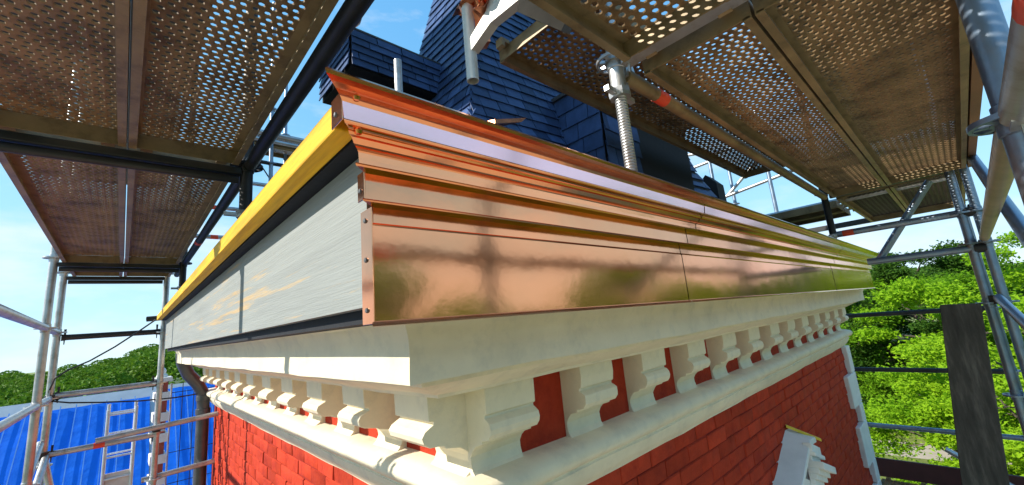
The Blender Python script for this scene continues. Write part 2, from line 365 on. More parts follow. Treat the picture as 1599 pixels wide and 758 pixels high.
# ---- copper cornice
CC = link('copper_cornice', None, B); 
UP = [(.70, .362), (.516, .352), (.505, .350), (.501, .345), (.503, .340), (.511, .337), (.522, .334), (.531, .3305), (.535, .326), (.5375, .312), (.539, .2995), (.541, .2965), (.547, .2955), (.550, .2935), (.549, .290), (.551, .2865), (.556, .2855), (.559, .282), (.562, .2785), (.567, .2755), (.571, .2735), (.573, .2715), (.574, .262), (.5745, .2535), (.572, .2515), (.5665, .2515), (.565, .249), (.5665, .2465), (.60, .2475)]
MD = [(.605, .2505), (.593, .2505), (.591, .2485), (.5905, .227), (.590, .2055), (.588, .2035), (.5835, .2035), (.582, .2015), (.584, .1995), (.62, .2005)]
FA = [(.625, .2045), (.613, .2045), (.612, .2025), (.6115, .188), (.611, .1745), (.6085, .1728), (.6065, .171), (.6085, .1692), (.6085, .1680), (.6085, .0205), (.6015, .0185), (.600, .0150), (.6025, .0125), (.66, .0125)]
def strip(prof, x0, x1, mitre, push):
    mb = MB(); n = 1; R = len(prof)
    for i in range(n + 1):
        t = i / n
        for y, z in prof:
            xs = (y - .331) if mitre else x0
            xs = min(xs, .30)if mitre else xs
            x = xs + (x1 - xs) * t
            wv = 0
            mb.v.append((x, y - push + wv, z + .3 * wv))
    for i in range(n):
        for k in range(R - 1): mb.f.append((i * R + k, i * R + k + 1, (i + 1) * R + k + 1, (i + 1) * R + k))
    return mb
for nm, prof, seams in (('gutter_front', UP, (.2, 1.405, 2.60, 3.75, 4.80, 5.52)), ('cornice_moulding', MD, (.2, 1.36, 2.56, 3.70, 4.75, 5.50)), ('fascia_panel', FA, (.2, 1.339, 2.529, 3.66, 4.70, 5.48))):
    for k in range(5):
        o = part(strip(prof, seams[k] + (.0014 if k else 0), seams[k + 1], k == 0, .0012 * (k % 2)), nm, COPPER, CC, False); recalc(o)
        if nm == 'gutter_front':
            fs_ = part(strip([(.5350, .3245), (.5386, .3010)], seams[k] + .002, seams[k + 1] - .002, k == 0, .0012 * (k % 2) + .0012), 'lilac_strip', LILAC, CC); recalc(fs_)  # paler lilac copper strip laid over the flat upper band
part(MB().box(.31, 5.45, .618, .66, .022, .30), 'backing_board', DARKW, CC)
# folded end flanges with nails
def flange(x, y0, y1, z0, z1):
    o = part(MB().box(x - .0012, x + .0012, y0, y1, z0, z1), 'end_flange', COPPER, CC); bevel(o, .0008, 1)
    nb = MB()
    for t in ((.35,) if z1 - z0 < .08 else (.12, .55, .9)):
        nb.lathe((0, 0, 0), [(0, .003), (.0035, .0025), (.0045, .0)], 10)
        for q in range(len(nb.v) - 30, len(nb.v)):
            vx, vy, vz = nb.v[q]; nb.v[q] = (x - .0012 - vz, y0 + .55 * (y1 - y0) + vx, z0 + t * (z1 - z0) + vy)
    part(nb, 'nail', PIPE, o, True)
flange(.2065, .538, .580, .300, .345); flange(.2585, .590, .615, .205, .251); flange(.2768, .607, .649, .016, .200)
rv_ = MB()
for (yy, zz) in ((.528, .333), (.546, .2915)):
    rv_.lathe((.222 if zz > .3 else .232, yy, zz), [(0, -.006), (.004, -.005), (.006, 0), (.004, .005), (0, .006)], 12)
part(rv_, 'rivet', COPPER, CC, True)

# ---- slate roof parts
ALLSL = []   # (matrix, width, height, parent)
def slates(a, b, c, d, rows, wid, par, exp=None):
    """lay slates on the quad a(bl) b(br) c(tr) d(tl)"""
    a, b, c, d = map(Vector, (a, b, c, d)); nrm = (b - a).cross(d - a).normalized()
    for r in range(rows):
        t0 = r / rows; p0 = a.lerp(d, t0); p1 = b.lerp(c, t0); Ln = (p1 - p0).length
        u = (p1 - p0).normalized(); upv = nrm.cross(u).normalized(); hh = (a.lerp(d, 1 / rows) - a).length
        x = -wid * (.5 if r % 2 else 0) - U(0, .03)
        while x < Ln:
            wv = wid * U(.82, 1.18); x0 = max(x, 0); x1 = min(x + wv, Ln)
            if x1 - x0 > .02:
                cc = p0 + u * ((x0 + x1) / 2)
                ALLSL.append((cc, u, upv, nrm, x1 - x0 - .004, hh, par))
            x += wv
SR = link('slate_roof', None, B); TM = link('dormer', None, B)
z0, z1, zk = .50, 3.4, 1.10
# bell-cast foot, steep hipped faces
def face(mb, *q): mb.add(q, [tuple(range(len(q)))])
core = MB()
L0, L1, L2 = (1.05, 1.34, z0), (1.29, 1.58, zk), (1.76, 2.05, z1)
R0, R1, R2 = (4.65, 1.34, z0), (4.10, 1.58, zk + .2), (3.45, 2.05, z1)
K0, K1 = (1.05, 2.76, z0), (1.29, 2.52, zk)
face(core, L0, R0, R1, L1); face(core, L1, R1, R2, L2); face(core, K0, L0, L1, K1); face(core, K1, L1, L2)
face(core, R0, (4.65, 2.76, z0), (4.10, 2.52, zk + .2), R1); face(core, R1, (4.10, 2.52, zk + .2), R2); face(core, (4.10, 2.52, zk + .2), K1, L2, R2); face(core, (4.65, 2.76, z0), K0, K1, (4.10, 2.52, zk + .2))
part(core, 'roof_boarding', BLACKM, SR)
def lerp(a, b, t): return tuple(a[i] + (b[i] - a[i]) * t for i in range(3))
slates(L0, R0, R1, L1, 9, .135, SR); slates(K0, L0, L1, K1, 9, .135, SR)
# upper faces in bands so the courses stay even while the hips lean
slates(L1, R1, lerp(R1, R2, .6), lerp(L1, L2, .6), 20, .135, SR)
slates(K1, L1, lerp(L1, L2, .6), lerp(K1, L2, .6), 20, .135, SR); slates(lerp(K1, L2, .6), lerp(L1, L2, .6), L2, L2, 13, .13, SR)
# dormer with slate-clad cornice band, left of the roof
part(MB().box(.93, 1.50, 2.10, 2.35, .40, 1.46), 'dormer_wall', BLACKM, TM)  # black wall: shadow below the overhanging band put into its colour
part(MB().box(.815, 1.45, 1.995, 2.45, 1.435, 1.66), 'cornice_core', BLACKM, TM)
slates((.81, 1.99, 1.44), (1.42, 1.99, 1.44), (1.42, 1.99, 1.655), (.81, 1.99, 1.655), 5, .17, TM)
slates((.81, 2.45, 1.44), (.81, 1.99, 1.44), (.81, 1.99, 1.655), (.81, 2.45, 1.655), 5, .17, TM)
part(MB().box(.80, 1.45, 1.98, 2.46, 1.662, 1.672), 'lead_cap', PIPE, TM)
part(MB().box(1.03, 1.14, 2.075, 2.102, 1.18, 1.42), 'dormer_window', mat('dormer_glass', (.10, .13, .17), .1, 0, .1, 6, 0), TM)
fb = MB().lathe((.845, 2.06, 1.672), [(.030, 0), (.030, .012), (.016, .02), (.016, .065), (.03, .075), (.05, .10), (.058, .13), (.05, .16), (.03, .185), (.012, .20), (0, .205)], 20)
part(fb, 'ball_finial', COPPER_OLD, TM, True)
# dormer on the right face
D2 = link('dormer', None, B)
part(MB().box(2.06, 3.25, 1.285, 1.75, .40, 1.42), 'dormer_wall', BLACKM, D2)  # front left black, shade beneath the inner deck put into its colour
slates((2.05, 1.70, .55), (2.05, 1.28, .55), (2.05, 1.28, 1.42), (2.05, 1.70, 1.42), 8, .16, D2)
slates((2.05, 1.28, .55), (2.45, 1.28, .55), (2.45, 1.28, 1.42), (2.05, 1.28, 1.42), 8, .16, D2)
part(MB().box(2.02, 3.3, 1.22, 1.8, 1.425, 1.45), 'lead_cap', PIPE, D2)
ALLSL.sort(key=lambda s: s[0].length)
def slmesh(wv, hh):
    e = .006; t = .006
    vs = [(-wv / 2, -.012, 0), (wv / 2, -.012, 0), (wv / 2, -.004, hh * 1.35), (-wv / 2, -.004, hh * 1.35)]
    fr = [(-wv / 2 + .001, -.012 - t, .0), (wv / 2 - .001, -.012 - t, .0), (wv / 2 - .001, -.0045, hh * 1.35), (-wv / 2 + .001, -.0045, hh * 1.35)]
    return vs + fr, [(4, 5, 6, 7), (0, 1, 5, 4), (1, 2, 6, 5), (3, 0, 4, 7), (0, 3, 2, 1)]
srest = {}
cnt = {}
for k, (cc, u, upv, nrm, wv, hh, par) in enumerate(ALLSL):
    M = Matrix((u, -nrm, upv)).transposed().to_4x4(); M.translation = cc + nrm * U(-.001, .002)
    vs, fs = slmesh(wv, hh)
    if k < 300:
        o = MB().add(vs, fs).build('slate', SLATE, par); o.matrix_local = Matrix.Translation(-B.location) @ M
        o.rotation_euler.rotate_axis('Y', U(-.012, .012))
    else:
        srest.setdefault(par.name, (par, MB()))[1].add([M @ Vector(v) for v in vs], fs)
for par, mb in srest.values(): part(mb, 'slate_courses', SLATE2, par, kind='stuff')
# slate corner flashing in copper at the foot of the hip
fl_ = part(MB().prism([(0, 0), (.10, .01), (.12, .03), (.0, .02)], lambda p: (1.08 + p[0], 1.33 - p[0] * .4, .86 + p[1]), lambda p: (1.10 + p[0], 1.20 - p[0] * .6, .83 + p[1])), 'hip_flashing', COPPER_OLD, SR); recalc(fl_)

vb = part(MB().prism([(1.58, .4), (1.82, .4), (1.82, 1.30), (1.70, 1.42), (1.60, 1.30)], lambda p: (4.66, p[0], p[1]), lambda p: (4.86, p[0], p[1])), 'roof_vent', BLACKM); recalc(vb)
# ---- downpipe at the left end
dp = link('downpipe', None, B)
part(MB().path([(.44, 5.36, .0), (.45, 5.36, -.10), (.50, 5.38, -.22), (.58, 5.42, -.32), (.63, 5.44, -.42), (.64, 5.44, -.55), (.64, 5.44, -2), (.64, 5.44, G)], .055, 16), 'pipe', PIPE, dp, True)
for z in (-.47, -.60, -2.4):
    part(MB().lathe((.64, 5.44, z), [(.056, -.03), (.064, -.025), (.064, .025), (.056, .03)], 18), 'pipe_collar', PIPE, dp, True)

# ------------------------------------------------------------------ scaffolding
RT = .0242
def tubepart(name, a, b, par, m=GALV, r=RT, hollow=True, band=None):
    o = part(MB().tube(a, b, r, 16, hollow=hollow), name, m, par, True)
    if band is not None:
        A_, B_ = Vector(a), Vector(b); L = (B_ - A_).length
        for bd in band:
            p = A_.lerp(B_, bd / L); q = A_.lerp(B_, (bd + .07) / L)
            part(MB().tube(p, q, r + .0007, 16), 'paint_band', REDBAND, o, True)
    return o
def rosette(p, par, m=GALV):
    mb = MB(); n = 24; z0, z1 = -.005, .005
    for (ri, ro) in ((.026, .034), (.054, .061)):
        mb.lathe(p, [(ri, z0), (ro, z0), (ro, z1), (ri, z1), (ri, z0)], n)
    for k in range(8):
        t = 2 * math.pi * k / 8; c, s_ = math.cos(t), math.sin(t); w_ = .006
        q = [(.033, -w_), (.055, -w_), (.055, w_), (.033, w_)]
        mb.prism(q, lambda a: (p[0] + a[0] * c - a[1] * s_, p[1] + a[0] * s_ + a[1] * c, p[2] + z0), lambda a: (p[0] + a[0] * c - a[1] * s_, p[1] + a[0] * s_ + a[1] * c, p[2] + z1))
    mb.lathe(p, [(.0245, -.03), (.0275, -.028), (.0275, .028), (.0245, .03)], n)
    return recalc(part(mb, 'rosette', m, par, True))
def wedge(p, d, par, m=GALV):
    """ledger head with wedge at point p, ledger leaving along d"""
    p = Vector(p); d = Vector(d).normalized(); s_ = d.cross(Vector((0, 0, 1)))
    mb = MB()
    q = [(.028, -.028), (.075, -.022), (.085, .0), (.075, .022), (.028, .028)]
    mb.prism(q, lambda a: p + d * a[0] + Vector((0, 0, a[1])) - s_ * .015, lambda a: p + d * a[0] + Vector((0, 0, a[1])) + s_ * .015)
    q = [(.044, -.06), (.050, -.06), (.056, .07), (.040, .07)]
    mb.prism(q, lambda a: p + d * a[0] + Vector((0, 0, a[1])) - s_ * .004, lambda a: p + d * a[0] + Vector((0, 0, a[1])) + s_ * .004)
    return recalc(part(mb, 'ledger_head', m, par))
def post(x, y, z0, z1, par, rz=(), m=GALV, jack=None):
    o = tubepart('post', (x, y, z0), (x, y, z1), par, m)
    for z in rz: rosette((x, y, z), o, m)
    if jack is not None:
        mb = MB(); n = 16; pitch = .0095; z = jack + .01; prof = [(.0165, 0)]
        while z < z0: prof += [(.0165, z - jack), (.019, z - jack + pitch * .3), (.019, z - jack + pitch * .65), (.0165, z - jack + pitch)]; z += pitch
        prof += [(.0165, z0 + .03 - jack)]
        part(mb.lathe((x, y, jack), prof, n), 'jack_screw', GALV, o, True)
        part(MB().box(x - .06, x + .06, y - .06, y + .06, jack - .008, jack + .004), 'base_plate', GALV, o)
        nut = MB().lathe((x, y, z0 - .03), [(.02, 0), (.034, 0), (.036, .012), (.034, .028), (.02, .028)], 8)
        nut.box(x + .03, x + .075, y - .008, y + .008, z0 - .026, z0 - .010); nut.box(x - .075, x - .03, y - .008, y + .008, z0 - .026, z0 - .010)
        part(nut, 'jack_nut', GALV, o)
    return o
def coupler(p, ax, par):
    p = Vector(p); ax = Vector(ax).normalized()
    mb = MB().tube(p - ax * .028, p + ax * .028, .033, 12); v = ax.orthogonal().normalized()
    mb.tube(p + v * .03 - ax * .012, p + v * .075 - ax * .012, .007, 8); mb.tube(p + v * .055 - ax * .012, p + v * .068 - ax * .012, .013, 6)
    return part(mb, 'coupler', DARKST, par)

SL = empty('scaffold', 'galvanised tube scaffold along the grey fascia board, at the left', 'scaffold', (-.05, 3.0, G))
for x, y in ((-.42, -.59), (-.42, 1.98), (-.42, 4.55), (-.42, 5.30)): post(x, y, G + .02, 2.9, SL, (.78, .26, -.28, -.80, -1.2))
post(.28, 5.30, G + .02, 2.9, SL, (.78, .21, -.26, -.70, -1.1))
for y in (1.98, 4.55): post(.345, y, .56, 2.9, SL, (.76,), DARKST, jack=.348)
for y0, y1 in ((-.59, 1.98), (1.98, 4.55), (4.55, 5.30)):
    for z in (.26, -.28): tubepart('guard_rail', (-.42, y0 + .03, z), (-.42, y1 - .03, z), SL, GALV, hollow=False); wedge((-.42, y0, z), (0, 1, 0), SL); wedge((-.42, y1, z), (0, -1, 0), SL)
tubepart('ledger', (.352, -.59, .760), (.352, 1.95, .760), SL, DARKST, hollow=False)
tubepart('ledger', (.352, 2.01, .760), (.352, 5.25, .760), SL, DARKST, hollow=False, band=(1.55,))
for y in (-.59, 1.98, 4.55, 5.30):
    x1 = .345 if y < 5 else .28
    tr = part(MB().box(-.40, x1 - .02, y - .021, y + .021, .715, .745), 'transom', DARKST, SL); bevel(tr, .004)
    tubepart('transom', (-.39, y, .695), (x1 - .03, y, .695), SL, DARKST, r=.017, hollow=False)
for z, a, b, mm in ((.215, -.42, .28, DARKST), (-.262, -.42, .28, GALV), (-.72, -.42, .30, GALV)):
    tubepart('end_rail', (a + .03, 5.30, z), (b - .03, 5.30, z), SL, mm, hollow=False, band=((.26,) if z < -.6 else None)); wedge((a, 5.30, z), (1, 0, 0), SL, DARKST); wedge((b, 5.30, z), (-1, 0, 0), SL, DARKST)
tubepart('clamped_tube', (-.12, 5.245, -.675), (.95, 5.245, -.615), SL); tubepart('clamped_tube', (.2, 5.35, -1.10), (1.3, 5.35, -1.06), SL)
tubepart('short_stub', (.15, 5.22, .335), (.30, 5.18, .34), SL, DARKST)
for p, a in (((.28, 5.27, -.665), (1, 0, 0)), ((.28, 5.33, -1.09), (1, 0, 0)), ((-.42, 5.28, -.72), (0, 0, 1)), ((-.42, 5.28, -.28), (0, 0, 1))): coupler(p, a, SL)
tubepart('brace', (-.41, 5.27, -.74), (-.15, 5.24, -1.9), SL); tubepart('brace', (-.40, 4.58, -.95), (-.40, 5.28, -.73), SL); tubepart('brace', (-.44, 4.60, -.85), (-.44, 5.28, -.62), SL)

SRi = empty('scaffold', 'galvanised tube scaffold along the copper cornice, at the right', 'scaffold', (2.6, .2, G))
post(1.12, .62, .70, 2.6, SRi, (.80,), GALV, jack=.353)
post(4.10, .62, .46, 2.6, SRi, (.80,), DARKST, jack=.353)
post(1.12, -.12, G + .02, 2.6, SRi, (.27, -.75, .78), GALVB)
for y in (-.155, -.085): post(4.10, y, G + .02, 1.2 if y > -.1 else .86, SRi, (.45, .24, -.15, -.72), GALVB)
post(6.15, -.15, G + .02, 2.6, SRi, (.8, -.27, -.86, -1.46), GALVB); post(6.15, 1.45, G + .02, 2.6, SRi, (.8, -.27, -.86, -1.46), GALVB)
tubepart('ledger', (1.16, .615, .762), (4.07, .615, .762), SRi, DECKR, hollow=False, band=(.20,))
wedge((1.12, .615, .78), (1, 0, 0), SRi); wedge((1.12, .62, .80), (0, -1, 0), SRi)
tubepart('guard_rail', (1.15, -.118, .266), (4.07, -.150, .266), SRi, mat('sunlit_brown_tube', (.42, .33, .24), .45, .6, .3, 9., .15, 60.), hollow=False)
tubepart('guard_rail', (-1.5, -.09, .27), (1.09, -.12, .27), SRi, GALV, hollow=False, band=(2.10,)); wedge((1.12, -.12, .27), (1, 0, 0), SRi); wedge((1.12, -.12, .27), (-1, 0, 0), SRi)
for z, bd in ((.452, (.62,)), (.208, None)):
    tubepart('end_rail', (4.10, -.13, z), (4.10, .60 if bd else .455, z), SRi, GALVB, hollow=False, band=bd); coupler((4.10, -.12, z), (0, 1, 0), SRi)
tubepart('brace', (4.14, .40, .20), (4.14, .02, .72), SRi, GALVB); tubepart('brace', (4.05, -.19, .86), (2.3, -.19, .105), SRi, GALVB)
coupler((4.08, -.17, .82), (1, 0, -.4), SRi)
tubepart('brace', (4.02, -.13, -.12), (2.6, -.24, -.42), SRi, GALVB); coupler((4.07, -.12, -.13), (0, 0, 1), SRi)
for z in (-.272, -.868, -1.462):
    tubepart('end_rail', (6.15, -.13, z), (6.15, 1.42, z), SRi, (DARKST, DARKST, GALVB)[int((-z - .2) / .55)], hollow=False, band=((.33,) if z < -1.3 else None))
    wedge((6.15, -.15, z), (0, 1, 0), SRi, DARKST)
tubepart('brace', (6.10, -.10, -2.0), (6.10, .45, -1.62), SRi)
# U-shaped transoms under the decks
def utransom(x, y0, y1, z, m=GALV):
    mb = MB().box(x - .024, x + .024, y0, y1, z - .022, z - .018); mb.box(x - .024, x - .020, y0, y1, z - .018, z + .036); mb.box(x + .020, x + .024, y0, y1, z - .018, z + .036)
    return part(mb, 'transom', m, SRi)
utransom(1.12, -.09, .585, .79, GALV); utransom(4.10, -.06, .585, .77, DARKST); utransom(6.15, -.12, 1.42, .77, DARKST)
# inner console bracket that carries the raised inner deck
cb = link('console_bracket', None, SRi)
part(MB().tube((1.00, 1.203, .995), (1.00, 1.203, 1.9), .0255, 16, hollow=True), 'bracket_tube', WHITEST, cb, True)
o = part(MB().prism([(1.185, 1.12), (1.185, 1.18), (1.06, 1.235), (.66, 1.19), (.66, 1.14), (1.05, 1.165)], lambda p: (.985, p[0], p[1]), lambda p: (1.025, p[0], p[1])), 'bracket_arm', WHITEST, cb); recalc(o)
o = part(MB().prism([(1.10, 1.20), (1.05, 1.21), (.80, 1.62), (.85, 1.62)], lambda p: (.990, p[0], p[1]), lambda p: (1.02, p[0], p[1])), 'bracket_strut', WHITEST, cb); recalc(o)
tubepart('loose_tube', (.85, 1.553, 1.02), (.85, 1.553, 1.23), SRi, GALV, r=.018)

# rear scaffold behind the roof
SB = empty('scaffold', 'scaffold seen over the roof behind the yellow batten, with dark deck', 'scaffold', (1.6, 6.0, G))
for x, y in ((1.24, 5.62), (1.57, 6.30), (3.6, 5.62), (3.6, 6.30)): post(x, y, G + .02, 4.6, SB, (1.75, 2.25, 3.0), GALVB)
for z in (1.25, 1.6, 1.95, 2.25): tubepart('guard_rail', (.30, 5.62, z), (3.6, 5.62, z), SB, GALV if z < 2.2 else DARKST, hollow=False, band=((.35,) if z < 2 else None))
tubepart('brace', (.9, 5.66, 2.6), (1.9, 5.66, 1.0), SB, DARKST, r=.008)
tubepart('ledger', (.9, 5.55, 2.62), (3.6, 5.55, 2.62), SB, GALV, hollow=False); tubepart('ledger', (.9, 5.50, 2.50), (3.6, 5.50, 2.50), SB, GALV, hollow=False)
SE = empty('scaffold', 'scaffold with diagonal braces seen past the right end of the slate roof', 'scaffold', (6.4, 2.2, G))
for x, y in ((6.15, 2.15), (6.9, 2.15), (6.15, 4.2)): post(x, y, G + .02, 2.25 if y < 3 else 3.2, SE, (1.5, 2.1), GALVB)
tubepart('brace', (6.5, 2.118, 1.56), (6.5, 1.55, 2.02), SE); tubepart('guard_rail', (6.5, 2.6, 1.50), (6.5, .70, 1.74), SE); tubepart('guard_rail', (6.15, 3.0, 2.0), (6.15, 2.15, 2.05), SE)
tubepart('guard_rail', (6.15, 2.15, 2.15), (6.15, 1.4, 2.12), SE, GALVB); tubepart('guard_rail', (6.15, 2.9, 2.35), (6.15, 2.15, 2.2), SE)
tubepart('ledger', (4.6, 1.62, .80), (4.6, -.1, .80), SE, GALV)

# ------------------------------------------------------------------ perforated steel decks
def deckpanel(L, W, nx):
    """dimpled sheet lying in local x (0..W), y (0..L); holes punched upward"""
    pit = W / nx; ny = int(L / (pit * .92)); py = L / ny; mb = MB(); hx, hy = pit * .25, py * .30
    idx = {}
    def vert(x, y, z=0):
        k = (round(x, 5), round(y, 5), round(z, 5))
        if k not in idx: idx[k] = len(mb.v); mb.v.append((x, y, z))
        return idx[k]
    for j in range(ny):
        for i in range(nx):
            x0 = i * pit; y0 = j * py; cx = x0 + pit * (.5 + (.16 if j % 2 else -.16)); cy = y0 + py / 2
            ring = [vert(x0, y0), vert(x0 + pit / 2, y0), vert(x0 + pit, y0), vert(x0 + pit, y0 + py / 2), vert(x0 + pit, y0 + py), vert(x0 + pit / 2, y0 + py), vert(x0, y0 + py), vert(x0, y0 + py / 2)]
            ang = [math.atan2(mb.v[r][1] - cy, mb.v[r][0] - cx) for r in ring]
            a = [vert(cx + math.cos(t) * hx * 1.25, cy + math.sin(t) * hy * 1.25, .0008) for t in ang]
            b = [vert(cx + math.cos(t) * hx, cy + math.sin(t) * hy, .0045) for t in ang]
            for k in range(8):
                q = (k + 1) % 8
                mb.f.append((ring[k], ring[q], a[q], a[k])); mb.f.append((a[k], a[q], b[q], b[k]))
    return mb
DM = {}
def deckmeshes(L, W, nx=10, m=None):
    key = (round(L, 3), W, nx, m and m.name)
    if key in DM: return DM[key]
    e = .028
    pm = deckpanel(L - .09, W - 2 * e, nx).mesh('perforated_sheet', m or DECK, False)
    def rail(sgn):
        mb = MB(); prof = [(0, 0), (0, -.062), (.022, -.062), (.022, -.054), (.004, -.054), (.004, -.003), (.028, -.003), (.028, 0)]
        mb.prism([(x * sgn, z) for x, z in prof], lambda p: (p[0], 0, p[1]), lambda p: (p[0], L - .09, p[1]))
        o = mb.mesh('side_rail', DECKR); return o
    def end():
        mb = MB().box(.004, W - .004, 0, .004, -.058, -.004)
        for x in (.05, W - .05):
            mb.prism([(-.045, .005), (-.045, -.030), (-.030, -.036), (-.026, -.012), (0, -.012), (0, .005)], lambda p, x=x: (x - .018, p[0], p[1]), lambda p, x=x: (x + .018, p[0], p[1]))
        return mb.mesh('end_hook', DECKR)
    hol = MB()
    n = int((L - .1) / .075)
    for i in range(n):
        for s_ in (0,):
            hol.lathe((0, 0, 0), [(.0, 0), (.009, 0)], 8)
            for q in range(len(hol.v) - 16, len(hol.v)):
                vx, vy, vz = hol.v[q]; hol.v[q] = (-.0006, .06 + i * .075 + vx * 1.6, -.03 + vy)
    DM[key] = (pm, rail(1), rail(-1), end(), e); return DM[key]
def deck(x, y, z, L, W, along, label, nx=10, group=None, m=None):
    """deck with its length along 'y' or 'x'; (x, y) is the low corner"""
    pm, r1, r2, en, e = deckmeshes(L, W, nx, m)
    d = empty('steel_deck', label, 'deck', (x, y, z), group)
    if along == 'x': d.location = (x, y + W, z); d.rotation_euler = (0, 0, -math.pi / 2)
    link('perforated_sheet', pm, d, (e, .045, -.003)); a = link('side_rail', r1, d, (0, .045, 0)); b = link('side_rail', r2, d, (W, .045, 0)); recalc(a); recalc(b)
    link('end_hook', en, d, (0, .045, 0)); link('end_hook', en, d, (W, L - .045, 0), (0, 0, math.pi))
    return d
ZD = .80
deck(-.372, -.58, ZD, 2.55, .336, 'y', 'perforated deck plank overhead in the top left corner of the picture', 11)
deck(-.030, -.58, ZD, 2.55, .336, 'y', 'perforated overhead deck plank with bright holes, nearer the slate dormer, top left', 11)
deck(-.372, 1.99, ZD, 2.55, .336, 'y', 'perforated deck plank against the sky at far left, beyond the dark transom', 11)
deck(-.030, 1.99, ZD, 2.55, .336, 'y', 'perforated deck plank beyond the dark transom, beside the yellow batten', 11)
deck(-.362, 4.56, ZD, .73, .320, 'y', 'short end deck plank above the two left posts', 11); deck(-.035, 4.56, ZD, .73, .335, 'y', 'short end deck plank above the post by the downpipe', 11)
deck(1.13, -.165, ZD, 2.96, .395, 'x', 'perforated deck plank along the outer edge of the right scaffold', 12)
deck(1.13, .238, ZD, 2.96, .318, 'x', 'perforated deck plank with bright sky holes beside the red-banded ledger', 10)
deck(.385, .238, ZD, .72, .318, 'x', 'short deck plank overhead before the near transom, inner side', 8); deck(.385, -.165, ZD, .72, .395, 'x', 'short deck plank overhead before the near transom, outer side', 10)
deck(1.05, .66, 1.135, 3.0, .47, 'x', 'raised narrow inner deck plank against the slate roof', 12)
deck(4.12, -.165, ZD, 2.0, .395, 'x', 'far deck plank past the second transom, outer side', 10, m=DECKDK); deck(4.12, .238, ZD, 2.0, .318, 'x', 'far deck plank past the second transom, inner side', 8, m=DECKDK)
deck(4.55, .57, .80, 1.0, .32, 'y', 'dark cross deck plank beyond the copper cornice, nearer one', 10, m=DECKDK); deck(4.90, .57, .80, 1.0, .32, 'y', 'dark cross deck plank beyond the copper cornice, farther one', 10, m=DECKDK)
deck(.9, 5.65, 2.70, 2.6, .32, 'x', 'dark deck plank behind the roof, front one', 10); deck(.9, 6.0, 2.70, 2.6, .32, 'x', 'dark deck plank behind the roof, rear one', 10)
# lower working decks on the right, with toe board
deck(3.15, -.165, -1.98, 2.95, .395, 'x', 'lower walking deck beside the leaning board, outer plank', 13); deck(3.15, .24, -1.98, 2.95, .37, 'x', 'lower walking deck at the foot of the wall, middle plank', 11); deck(3.15, .63, -1.98, 2.95, .37, 'x', 'lower walking deck at the foot of the wall, inner plank', 11)
tbd = MB().box(6.10, 6.13, -.12, 1.42, -1.975, -1.79).build('toe_board', TOE, label='dark red toe board across the far end of the lower deck', cat='toe board'); bevel(tbd, .003)
# toe-board like outer edge strip along the right deck
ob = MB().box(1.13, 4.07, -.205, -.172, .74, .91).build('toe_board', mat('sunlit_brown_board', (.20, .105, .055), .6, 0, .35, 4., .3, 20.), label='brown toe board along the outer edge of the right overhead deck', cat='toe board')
# the tall board leaning on the rails
lb = MB(); 
lb.prism([(-.05, -.145), (.137, -.141), (.345, -1.98), (.125, -1.98)], lambda p: (4.02, p[0], p[1]), lambda p: (4.06, p[0], p[1]))
lbo = lb.build('scaffold_plank', PLANK, label='tall dark plank leaning upright against the right guard rails', cat='plank'); recalc(lbo); bevel(lbo, .004)

# boards of the next lift up, glimpsed through the perforations
for x in (-1.10, -.7325, -.365, .0025): MB().box(x, x + .3675, -1.0, 9.0, 2.80, 2.84).build('lift_board', DARKW, label='board of the next lift above the left decks, glimpsed through their holes', cat='board', group='boards of the left upper lift')
for y in (-.60, -.23, .14, .51): MB().box(.9, 10.5, y, y + .370, 2.80, 2.84).build('lift_board', DARKW, label='board of the next lift above the right decks, glimpsed through their holes', cat='board', group='boards of the right upper lift')
# loose things on the inner deck
bx = MB(); 
q = [(-.11, -.10), (.11, -.10), (.13, .10), (-.13, .10)]
def sheetbox(mb, w0, w1, l0, l1, h, t=.003):
    lo = [(-w0, -l0, 0), (w0, -l0, 0), (w0, l0, 0), (-w0, l0, 0)]; hi = [(-w1, -l1, h), (w1, -l1, h), (w1, l1, h), (-w1, l1, h)]
    mb.add(lo + hi, [(0, 3, 2, 1)] + [(i, (i + 1) % 4, 4 + (i + 1) % 4, 4 + i) for i in range(4)]); return mb
mbx = empty('metal_bin', 'open sheet metal bin tipped beside the scaffold bracket, at the top', 'bin', (.93, .74, .93))
mbx.rotation_euler = (math.radians(38), math.radians(-30), math.radians(25))
o = sheetbox(MB(), .075, .10, .075, .10, .19).build('bin_body', mat('bin_steel', (.10, .09, .08), .5, .5, .3, 8., .2, 40.), mbx); solid(o, .003)
rim = MB()
for a, b in (((-.1, -.1), (.1, -.1)), ((.1, -.1), (.1, .1)), ((.1, .1), (-.1, .1)), ((-.1, .1), (-.1, -.1))): rim.tube((*a, .19), (*b, .19), .0035, 8)
rim.build('rolled_rim', ALU, mbx)
cp = empty('copper_offcuts', 'crumpled brown copper offcuts lying above the white scaffold bracket', 'copper scrap', (.97, 1.12, 1.26))
random.seed(5)
for k in range(6):
    mb = MB(); n = 7; wv = U(.05, .09); a0 = U(0, 6); ln = U(.14, .30)
    for i in range(n + 1):
        t = i / n - .5; bend = .03 * math.sin(t * 7 + k)
        for s_ in (-1, -.3, .4, 1): mb.v.append((t * ln, s_ * wv * .5, bend + .016 * math.sin(s_ * 3 + i * 1.3 + k)))
    for i in range(n):
        for j in range(3): mb.f.append((i * 4 + j, i * 4 + j + 1, i * 4 + j + 5, i * 4 + j + 4))
    o = mb.build('offcut', COPPER_OLD, cp, loc=(U(-.05, .09), U(-.10, .10), .02 * k + .01), rot=(U(-.5, .5), U(-.5, .5), a0)); solid(o, .0012)
lq = [(-.012, -.008), (.012, -.008), (.012, .008), (-.012, .008)]
